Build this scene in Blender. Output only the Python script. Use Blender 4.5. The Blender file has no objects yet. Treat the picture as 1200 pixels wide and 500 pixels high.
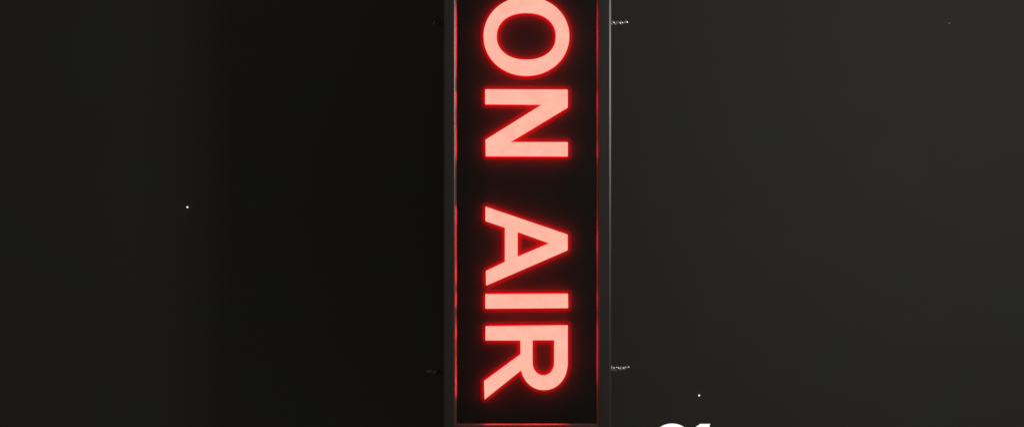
import bpy, bmesh, math, random
from mathutils import Vector
from mathutils.geometry import delaunay_2d_cdt
random.seed(4)

# ------------------------------------------------------------------ units
# one reference pixel of the photograph is one millimetre on the sign's panel
MM = 0.001
CZ = 1.50                 # height of the middle of the picture above the floor
DIST = 2.400              # camera to sign panel
GAP = 0.300               # sign panel to wall behind it
scene = bpy.context.scene
col = scene.collection

def P(px, py, z=0.0):
    """picture pixel on the panel plane (z in mm towards the viewer) -> world"""
    return Vector(((px - 600) * MM, -z * MM, CZ + (250 - py) * MM))

def W(px, py):
    """picture pixel on the wall -> world x, z"""
    k = (DIST + GAP) / DIST
    return (px - 600) * MM * k, CZ + (250 - py) * MM * k

# ------------------------------------------------------------------ materials
def mat(name, base=(.5, .5, .5), rough=.5, spec=.5, metal=0.0):
    m = bpy.data.materials.new(name); m.use_nodes = True
    b = m.node_tree.nodes['Principled BSDF']
    b.inputs['Base Color'].default_value = (*base, 1)
    b.inputs['Roughness'].default_value = rough
    b.inputs['Specular IOR Level'].default_value = spec
    b.inputs['Metallic'].default_value = metal
    return m

def vary(m, c1, c2, scale, detail=3, bump=0.0, bscale=None, rough=None, stretch=(1, 1, 1)):
    nt = m.node_tree; N = nt.nodes; L = nt.links; b = N['Principled BSDF']
    tc = N.new('ShaderNodeTexCoord'); mp = N.new('ShaderNodeMapping'); mp.inputs['Scale'].default_value = stretch
    L.new(tc.outputs['Object'], mp.inputs['Vector'])
    no = N.new('ShaderNodeTexNoise'); no.inputs['Scale'].default_value = scale; no.inputs['Detail'].default_value = detail
    L.new(mp.outputs['Vector'], no.inputs['Vector'])
    r = N.new('ShaderNodeValToRGB')
    r.color_ramp.elements[0].position = .35; r.color_ramp.elements[0].color = (*c1, 1)
    r.color_ramp.elements[1].position = .65; r.color_ramp.elements[1].color = (*c2, 1)
    L.new(no.outputs['Fac'], r.inputs['Fac']); L.new(r.outputs['Color'], b.inputs['Base Color'])
    if rough:
        mr = N.new('ShaderNodeMapRange'); mr.inputs['To Min'].default_value = rough[0]; mr.inputs['To Max'].default_value = rough[1]
        L.new(no.outputs['Fac'], mr.inputs['Value']); L.new(mr.outputs['Result'], b.inputs['Roughness'])
    if bump:
        n2 = N.new('ShaderNodeTexNoise'); n2.inputs['Scale'].default_value = bscale; n2.inputs['Detail'].default_value = 4
        L.new(tc.outputs['Object'], n2.inputs['Vector'])
        bp = N.new('ShaderNodeBump'); bp.inputs['Strength'].default_value = bump; bp.inputs['Distance'].default_value = .001
        L.new(n2.outputs['Fac'], bp.inputs['Height']); L.new(bp.outputs['Normal'], b.inputs['Normal'])
    return m

def glow(name, c1, c2, strength, scale=60):
    m = bpy.data.materials.new(name); m.use_nodes = True
    nt = m.node_tree; N = nt.nodes; L = nt.links; N.clear()
    out = N.new('ShaderNodeOutputMaterial'); e = N.new('ShaderNodeEmission'); e.inputs['Strength'].default_value = strength
    tc = N.new('ShaderNodeTexCoord'); no = N.new('ShaderNodeTexNoise'); no.inputs['Scale'].default_value = scale
    no.inputs['Detail'].default_value = 4
    r = N.new('ShaderNodeValToRGB')
    r.color_ramp.elements[0].position = .35; r.color_ramp.elements[0].color = (*c1, 1)
    r.color_ramp.elements[1].position = .65; r.color_ramp.elements[1].color = (*c2, 1)
    L.new(tc.outputs['Object'], no.inputs['Vector']); L.new(no.outputs['Fac'], r.inputs['Fac'])
    L.new(r.outputs['Color'], e.inputs['Color']); L.new(e.outputs['Emission'], out.inputs['Surface'])
    return m

M_wall = vary(mat('wall_paint', rough=.9, spec=.12), (.0905, .0812, .0790), (.0825, .0830, .0765), 9, 2, .12, 420)
M_frame = vary(mat('frame_metal', rough=.5, spec=.2), (.071, .062, .060), (.077, .069, .063), 45, 4, .05, 900, (.46, .56), (4, 4, .6))
M_lip = vary(mat('lip_gloss', rough=.26, spec=1.0), (.07, .067, .066), (.08, .076, .075), 60, 3)
M_trim = vary(mat('polished_trim', rough=.36, spec=.85), (.06, .058, .055), (.07, .068, .065), 60, 3)
M_panel = vary(mat('panel_black', rough=.55, spec=.08), (.020, .021, .019), (.024, .024, .021), 25, 4, .05, 700)
M_house = mat('housing_metal', (.03, .03, .03), .5)
M_face = glow('letter_diffuser', (1.0, .46, .355), (1.0, .515, .395), 1.0, 70)
M_side = glow('letter_return_glow', (1.0, .014, .015), (1.0, .017, .018), 25.0)
M_halo = mat('halo_glow', (.040, .0045, .0045), .6, .1)
M_halo.node_tree.nodes['Principled BSDF'].inputs['Emission Color'].default_value = (1, .03, .034, 1)
M_halo.node_tree.nodes['Principled BSDF'].inputs['Emission Strength'].default_value = .085  # self-glow put into the dome to lift the letters' halo
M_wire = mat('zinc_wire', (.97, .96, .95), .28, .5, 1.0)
M_wshade = mat('shaded_wire', (.09, .09, .08), .8, .15)  # same wire with the left side's shade put into its colour
M_white = glow('white_glow', (1, .995, .99), (1, 1, 1), 1.0)  # glow added so the caption-like letters show full white
M_speck = glow('speck_glow', (1, 1, .98), (1, 1, 1), 1.3)  # emission makes the specks show full white
M_base = mat('speck_base', (.02, .02, .02), .5)

# ------------------------------------------------------------------ helpers
def obj(name, bm, m, parent=None, smooth=False):
    me = bpy.data.meshes.new(name); bm.normal_update(); bm.to_mesh(me); bm.free()
    for mm in (m if isinstance(m, (list, tuple)) else [m]): me.materials.append(mm)
    if smooth:
        for p in me.polygons: p.use_smooth = True
    o = bpy.data.objects.new(name, me); col.objects.link(o)
    if parent:
        o.parent = parent
        o.matrix_parent_inverse = parent_inverse(parent)
    return o

def parent_inverse(p):
    from mathutils import Matrix
    return Matrix.Translation(-Vector(p.location))

def thing(name, label, cat, loc, group=None):
    o = bpy.data.objects.new(name, None); col.objects.link(o); o.location = loc
    o.empty_display_size = .02
    o['label'] = label; o['category'] = cat
    if group: o['group'] = group
    return o

def add_box(bm, lo, hi):
    v = [bm.verts.new((x, y, z)) for x in (lo[0], hi[0]) for y in (lo[1], hi[1]) for z in (lo[2], hi[2])]
    for f in ((0, 1, 3, 2), (4, 6, 7, 5), (0, 4, 5, 1), (2, 3, 7, 6), (0, 2, 6, 4), (1, 5, 7, 3)):
        bm.faces.new([v[i] for i in f])

def sweep_rects(bm, rects):
    """rects: (left, right, top, bottom, z) rings joined one to the next, mitred corners"""
    rings = []
    for l, r, t, b, z in rects:
        rings.append([bm.verts.new(P(x, y, z)) for x, y in ((l, t), (r, t), (r, b), (l, b))])
    for A, B in zip(rings, rings[1:]):
        for i in range(4):
            bm.faces.new((A[i], A[(i + 1) % 4], B[(i + 1) % 4], B[i]))
    bmesh.ops.recalc_face_normals(bm, faces=bm.faces)
    return rings

def tube(bm, pts, r, n=8):
    pts = [Vector(p) for p in pts]; rings = []
    for i, p in enumerate(pts):
        t = (pts[min(i + 1, len(pts) - 1)] - pts[max(i - 1, 0)]).normalized()
        up = Vector((0, 0, 1)) if abs(t.z) < .9 else Vector((0, 1, 0))
        a = t.cross(up).normalized(); b = t.cross(a).normalized()
        rings.append([bm.verts.new(p + r * (math.cos(2 * math.pi * k / n) * a + math.sin(2 * math.pi * k / n) * b)) for k in range(n)])
    for A, B in zip(rings, rings[1:]):
        for k in range(n): bm.faces.new((A[k], A[(k + 1) % n], B[(k + 1) % n], B[k]))
    for R in (rings[0], rings[-1]): bm.faces.new(R)

def lathe(bm, base, axis_y, prof, n=20):
    """prof: (radius, distance along -y)"""
    rings = []
    for r, d in prof:
        rings.append([bm.verts.new((base[0] + r * math.cos(2 * math.pi * k / n), base[1] - d, base[2] + r * math.sin(2 * math.pi * k / n))) for k in range(n)])
    for A, B in zip(rings, rings[1:]):
        for k in range(n): bm.faces.new((A[k], A[(k + 1) % n], B[(k + 1) % n], B[k]))
    bm.faces.new(rings[-1]); bm.faces.new(rings[0])
    bmesh.ops.recalc_face_normals(bm, faces=bm.faces)

def ellipse(cx, cy, a, b, n=2.0, k=96, t0=0, t1=2 * math.pi, close=False):
    out = []
    m = k + 1 if close else k
    for i in range(m):
        t = t0 + (t1 - t0) * i / k
        c, s = math.cos(t), math.sin(t)
        out.append((cx + a * math.copysign(abs(c) ** (2 / n), c), cy + b * math.copysign(abs(s) ** (2 / n), s)))
    return out

def round_poly(pts, r=1.2, seg=4):
    out = []
    n = len(pts)
    for i in range(n):
        p = Vector(pts[i]); a = Vector(pts[i - 1]); b = Vector(pts[(i + 1) % n])
        da = (a - p); db = (b - p)
        k = min(r, da.length * .45, db.length * .45)
        s = p + da.normalized() * k; e = p + db.normalized() * k
        for j in range(seg + 1):
            t = j / seg
            q = (1 - t) ** 2 * s + 2 * t * (1 - t) * p + t * t * e
            out.append((q.x, q.y))
    return out

def area(lp):
    return .5 * sum(lp[i - 1][0] * lp[i][1] - lp[i][0] * lp[i - 1][1] for i in range(len(lp)))

def offset(lp, d, grow=True):
    """outline moved into the surrounding panel by d; outer corners are rounded with a fixed number of points"""
    sg = (1 if area(lp) > 0 else -1) * (1 if grow else -1)
    out = []; n = len(lp)
    for i in range(n):
        p = Vector(lp[i]); a = (p - Vector(lp[i - 1])).normalized(); b = (Vector(lp[(i + 1) % n]) - p).normalized()
        na = Vector((a.y, -a.x)) * sg; nb = Vector((b.y, -b.x)) * sg
        turn = a.cross(b) * sg
        if turn > .25:
            k = 8; a0 = math.atan2(na.y, na.x); da = math.atan2(nb.y, nb.x) - a0
            da = (da + math.pi) % (2 * math.pi) - math.pi
            for j in range(k + 1):
                t = a0 + da * j / k; out.append((p.x + d * math.cos(t), p.y + d * math.sin(t)))
        else:
            m = (na + nb).normalized(); q = p + m * d / max(m.dot(na), .2); out.append((q.x, q.y))
    return out

def surround(name, raw, profile, m, parent):
    bm = bmesh.new()
    for k, lp in enumerate(raw):
        rings = [[bm.verts.new(P(x, y, z)) for x, y in offset(lp, u, k == 0)] for u, z in profile]
        for A, B in zip(rings, rings[1:]):
            for i in range(len(A)):
                j = (i + 1) % len(A); bm.faces.new((A[i], A[j], B[j], B[i]))
    bm.normal_update()
    for f in bm.faces:
        if f.normal.y > 0: f.normal_flip()
    return obj(name, bm, m, parent, True)

def solid_letter(name, loops, z0, z1, mats, parent, to_world, base=None):
    """outline loops (outer + holes) in picture pixels, filled and extruded"""
    co = [Vector(p) for lp in loops for p in lp]; ed = []; k = 0
    for lp in loops:
        ed += [(k + i, k + (i + 1) % len(lp)) for i in range(len(lp))]; k += len(lp)
    vv, ee, ff = delaunay_2d_cdt(co, ed, [], 0, 1e-5)[:3]
    def inside(x, y):
        hit = False
        for lp in loops:
            for i in range(len(lp)):
                (x1, y1), (x2, y2) = lp[i - 1], lp[i]
                if (y1 > y) != (y2 > y) and x < (x2 - x1) * (y - y1) / (y2 - y1) + x1: hit = not hit
        return hit
    bm = bmesh.new(); top = [bm.verts.new(to_world(v.x, v.y, z1)) for v in vv]
    for f in ff:
        c = sum((vv[i] for i in f), Vector((0, 0))) / len(f)
        if inside(c.x, c.y): bm.faces.new([top[i] for i in f])
    bm.normal_update()
    for f in bm.faces:
        if f.normal.y > 0: f.normal_flip()
        f.material_index = 0
    for lp, lb in zip(loops, base or loops):
        A = [bm.verts.new(to_world(x, y, z1)) for x, y in lp]
        B = [bm.verts.new(to_world(x, y, z0)) for x, y in lb]
        for i in range(len(lp)):
            j = (i + 1) % len(lp)
            f = bm.faces.new((A[i], A[j], B[j], B[i])); f.material_index = 1
    bmesh.ops.remove_doubles(bm, verts=bm.verts, dist=1e-6)
    fr = [f for f in bm.faces if f.material_index == 0]
    bmesh.ops.recalc_face_normals(bm, faces=bm.faces)
    if fr and fr[0].normal.y > 0: bmesh.ops.reverse_faces(bm, faces=bm.faces)
    return obj(name, bm, mats, parent)

# ------------------------------------------------------------------ setting: the wall
bm = bmesh.new()
add_box(bm, (-6, GAP, -1.0), (6, GAP + .12, 4.5))
wall = obj('wall', bm, M_wall); wall['kind'] = 'structure'

# ------------------------------------------------------------------ the sign
sign = thing('on_air_sign', 'tall black framed light box with red glowing ON AIR letters turned sideways', 'lit sign', P(618, 232, 0))
OUT = (520.2, 716.0, -50.0, 512.0)
INN = (532.4, 702.0, -36.0, 498.2)
PAN = (535.2, 699.0, -33.2, 495.6)
FZ = 4.1
LZ = 2.9
def inset(r, u): return (r[0] + u, r[1] - u, r[2] + u, r[3] - u)

bm = bmesh.new()
sweep_rects(bm, [(*inset(OUT, 2.2), FZ - .5), (*inset(OUT, 2.2), FZ - .06), (*inset(OUT, 2.35), FZ),
                 (*inset(INN, -.5), FZ), (*INN, FZ - .35), (*INN, LZ)])
obj('frame', bm, M_frame, sign)
bm = bmesh.new()
sweep_rects(bm, [(*OUT, -18), (*OUT, FZ - 1.0), (*inset(OUT, .2), FZ - .76), (*inset(OUT, 2.2), FZ - .10), (*inset(OUT, 2.2), FZ - .5)])
obj('edge_trim', bm, M_trim, sign)

bm = bmesh.new()
sweep_rects(bm, [(*INN, LZ), (*inset(INN, 1.0), LZ - .40), (*PAN, LZ - 2.1), (*inset(PAN, -.05), -1.0)])
obj('frame_lip', bm, M_lip, sign)

bm = bmesh.new()
a, b_, c, d = PAN
lo = P(a, d, 0); hi = P(b_, c, -4)
add_box(bm, (lo.x, 0, lo.z), (hi.x, .004, hi.z))
obj('panel', bm, M_panel, sign)

bm = bmesh.new()
lo = P(OUT[0] + 3, OUT[3] - 3, -4.5); hi = P(OUT[1] - 3, OUT[2] + 3, -85)
add_box(bm, (lo.x, lo.y, lo.z), (hi.x, hi.y, hi.z))
obj('housing', bm, M_house, sign)

# stand-off bracket that carries the box on the wall, hidden behind it
bm = bmesh.new()
for py in (60, 404):
    q = P(618, py)
    add_box(bm, (q.x - .03, .0851, q.z - .015), (q.x + .03, GAP - .008, q.z + .015))
add_box(bm, (P(618, 0).x - .05, GAP - .008, P(0, 430).z), (P(618, 0).x + .05, GAP, P(0, 30).z))
obj('wall_bracket', bm, M_house, sign)

# --- letters (reading downwards, tops to the right)
LH = 6.1
DOME = [(.05, 1.0), (1.1, .98), (2.2, .9), (3.2, .74), (4.1, .5), (4.8, .22), (5.2, -.05)]
letters = {}
letters['O'] = [ellipse(616.9, 43.1, 50.1, 46.0, 2.03), ellipse(616.7, 43.1, 34.7, 27.5, 2.18)]
letters['N'] = [[(568.7, 105.1), (665.1, 105.4), (665.1, 126.2), (598.0, 166.7), (665.2, 166.7), (665.2, 183.3),
                 (569.4, 183.1), (569.0, 164.0), (635.0, 122.9), (568.7, 122.3)]]
letters['A'] = [[(569.0, 242.0), (665.0, 274.6), (665.1, 292.9), (569.8, 334.1), (569.4, 317.4), (591.7, 306.6),
                 (591.7, 266.6), (569.0, 258.9)], [(606.6, 271.6), (643.4, 284.9), (606.6, 300.5)]]
letters['I'] = [[(568.9, 344.2), (665.3, 343.8), (665.6, 360.4), (568.9, 361.0)]]
bowl = ellipse(637.4, 424, 27.7, 32.0, 2.08, 48, 0, math.pi, True)      # right side round to left side
bowl = [p for p in bowl if not (p[0] < 620 and p[1] < 434)]
letters['R'] = [[(569.2, 381.8), (569.0, 398.0), (609.9, 398.1), (610.0, 414.6), (567.4, 445.9), (568.0, 466.9), (611.0, 432.6)]
                + bowl[::-1] + [(665.1, 380.7)],
                [(624.0, 397.8), (649.6, 397.8)] + ellipse(636.8, 423.5, 12.8, 15.8, 2.1, 32, 0, math.pi, True)]
for ch, raw in letters.items():
    loops = [lp if len(lp) > 60 else round_poly(lp, .5 if ch == 'R' else .9) for lp in raw]
    o = solid_letter('letter', loops, 0.5, LH, [M_face, M_side], sign, P)
    o['label'] = 'glowing pink letter %s with a red halo' % ch
    # red dome added round the letter's foot, lit and self-glowing, for the halo
    surround('halo_dome', raw, DOME, M_halo, o)

# --- twisted wire ends sticking out of the sides of the box
def wire_end(px, py, direction, length, seed, label, m):
    rnd = random.Random(seed); bm = bmesh.new()
    n = 56
    for ph in (0, math.pi):
        pts = []
        for i in range(n + 1):
            t = i / n
            amp = 2.1 * (1 - .25 * t) * (1 + .25 * math.sin(9 * t + seed))
            a = ph + 2 * math.pi * 2.1 * t + .5 * math.sin(7 * t + seed)
            x = px + direction * (-1.0 + (length - (2.2 if ph else 0)) * t)
            pts.append(P(x, py + amp * math.sin(a) + .5 * math.sin(4 * t), -9 + amp * math.cos(a)))
        tube(bm, pts, 1.6 * MM, 8)
    # small loop where the wire passes into the box
    pts = [P(px + direction * (1.6 + 2.0 * math.cos(t)), py + .4 + 2.3 * math.sin(t), -7.2) for t in [2 * math.pi * k / 20 for k in range(20)]]
    tube(bm, pts + [pts[0]], .8 * MM, 8)
    o = obj('wire_end', bm, m, sign, True); o['label'] = label
    return o
wire_end(716, 25.5, 1, 21.5, 1, 'short twisted silver wire sticking out of the right edge near the top', M_wire)
wire_end(716, 431.0, 1, 22.5, 5, 'short twisted silver wire sticking out of the right edge near the bottom', M_wire)
wire_end(520.2, 26.5, -1, 14, 2, 'dim twisted wire on the shaded left edge near the top', M_wshade)
wire_end(520.2, 436.0, -1, 22, 3, 'dim twisted wire on the shaded left edge near the bottom', M_wshade)

# ------------------------------------------------------------------ tiny white specks on the wall
def glow_speck(px, py, r, label, m=M_speck):
    x, z = W(px, py)
    t = thing('white_speck', label, 'light', (x, GAP, z), 'tiny white points on the wall')
    bm = bmesh.new(); lathe(bm, (x, GAP, z), 0, [(r * 1.05, 0), (r * 1.05, .0006), (r * .9, .0008)])
    obj('base', bm, M_base, t)
    bm = bmesh.new(); lathe(bm, (x, GAP, z), 0, [(r * .9 * MM / MM, .0008), (r * .85, .0014), (r * .6, .0021), (r * .25, .0024)])
    obj('speck_dot', bm, m, t, True)
    return t
glow_speck(219.7, 242.6, .00125, 'tiny glowing white speck on the dark wall left of the sign')
glow_speck(819.3, 462.7, .00125, 'tiny glowing white speck on the wall above the cut off white lettering')
M_dim = glow('dim_speck_glow', (.5, .47, .46), (.5, .47, .46), .3)
glow_speck(1112.2, 27.4, .0011, 'faintest tiny point on the wall, high up at the far right', M_dim)

# ------------------------------------------------------------------ caption-like white letter tops, built as lettering on the wall
lx, lz = W(800, 520)
sgn = thing('caption_lettering', 'bold white rounded caption-like lettering low in view, right of the sign, only its tops showing', 'lettering', (lx, GAP, lz))  # letters added on the wall, hidden lower shapes invented
def LW(x, y, z):
    X, Z = W(x, y); return Vector((X, GAP - z * MM, Z))
M_wside = mat('white_edge', (.5, .5, .5), .5)
solid_letter('letter', [ellipse(787.4, 524.2, 26.5, 28.9, 2.05), ellipse(787.4, 524.2, 12.5, 15.5, 2.05)], 0, 3, [M_white, M_wside], sgn, LW)
solid_letter('letter', [[(820.2, 495.7), (832.0, 495.7), (816.5, 553), (801.5, 553), (811.8, 515), (800.5, 519.5), (804.0, 507.0)]], 0, 3, [M_white, M_wside], sgn, LW)

# ------------------------------------------------------------------ light
w = bpy.data.worlds.new('World'); scene.world = w; w.use_nodes = True
bg = w.node_tree.nodes['Background']; bg.inputs['Color'].default_value = (1.0, .97, .83, 1); bg.inputs['Strength'].default_value = .075
ld = bpy.data.lights.new('studio_softbox', 'AREA'); ld.shape = 'RECTANGLE'; ld.size = .20; ld.size_y = .24
ld.energy = 2.15; ld.color = (1.0, .985, .965)
lo_ = bpy.data.objects.new('studio_softbox', ld); col.objects.link(lo_)
lo_.location = (.70, -.68, CZ + .24)
aim = Vector((.25, GAP, CZ + .25)) - lo_.location
lo_.rotation_euler = aim.to_track_quat('-Z', 'Y').to_euler()

# ------------------------------------------------------------------ camera
cd = bpy.data.cameras.new('camera'); cam = bpy.data.objects.new('camera', cd); col.objects.link(cam)
cd.sensor_width = 36; cd.lens = 36 * DIST / 1.2
cam.location = (0, -DIST, CZ); cam.rotation_euler = (math.radians(90), 0, 0)
cd.clip_start = .05; cd.clip_end = 100
scene.camera = cam
vs = scene.view_settings
vs.view_transform = 'Standard'; vs.look = 'None'; vs.exposure = 0; vs.gamma = 1; vs.use_curve_mapping = False
scene.cycles.use_denoising = True
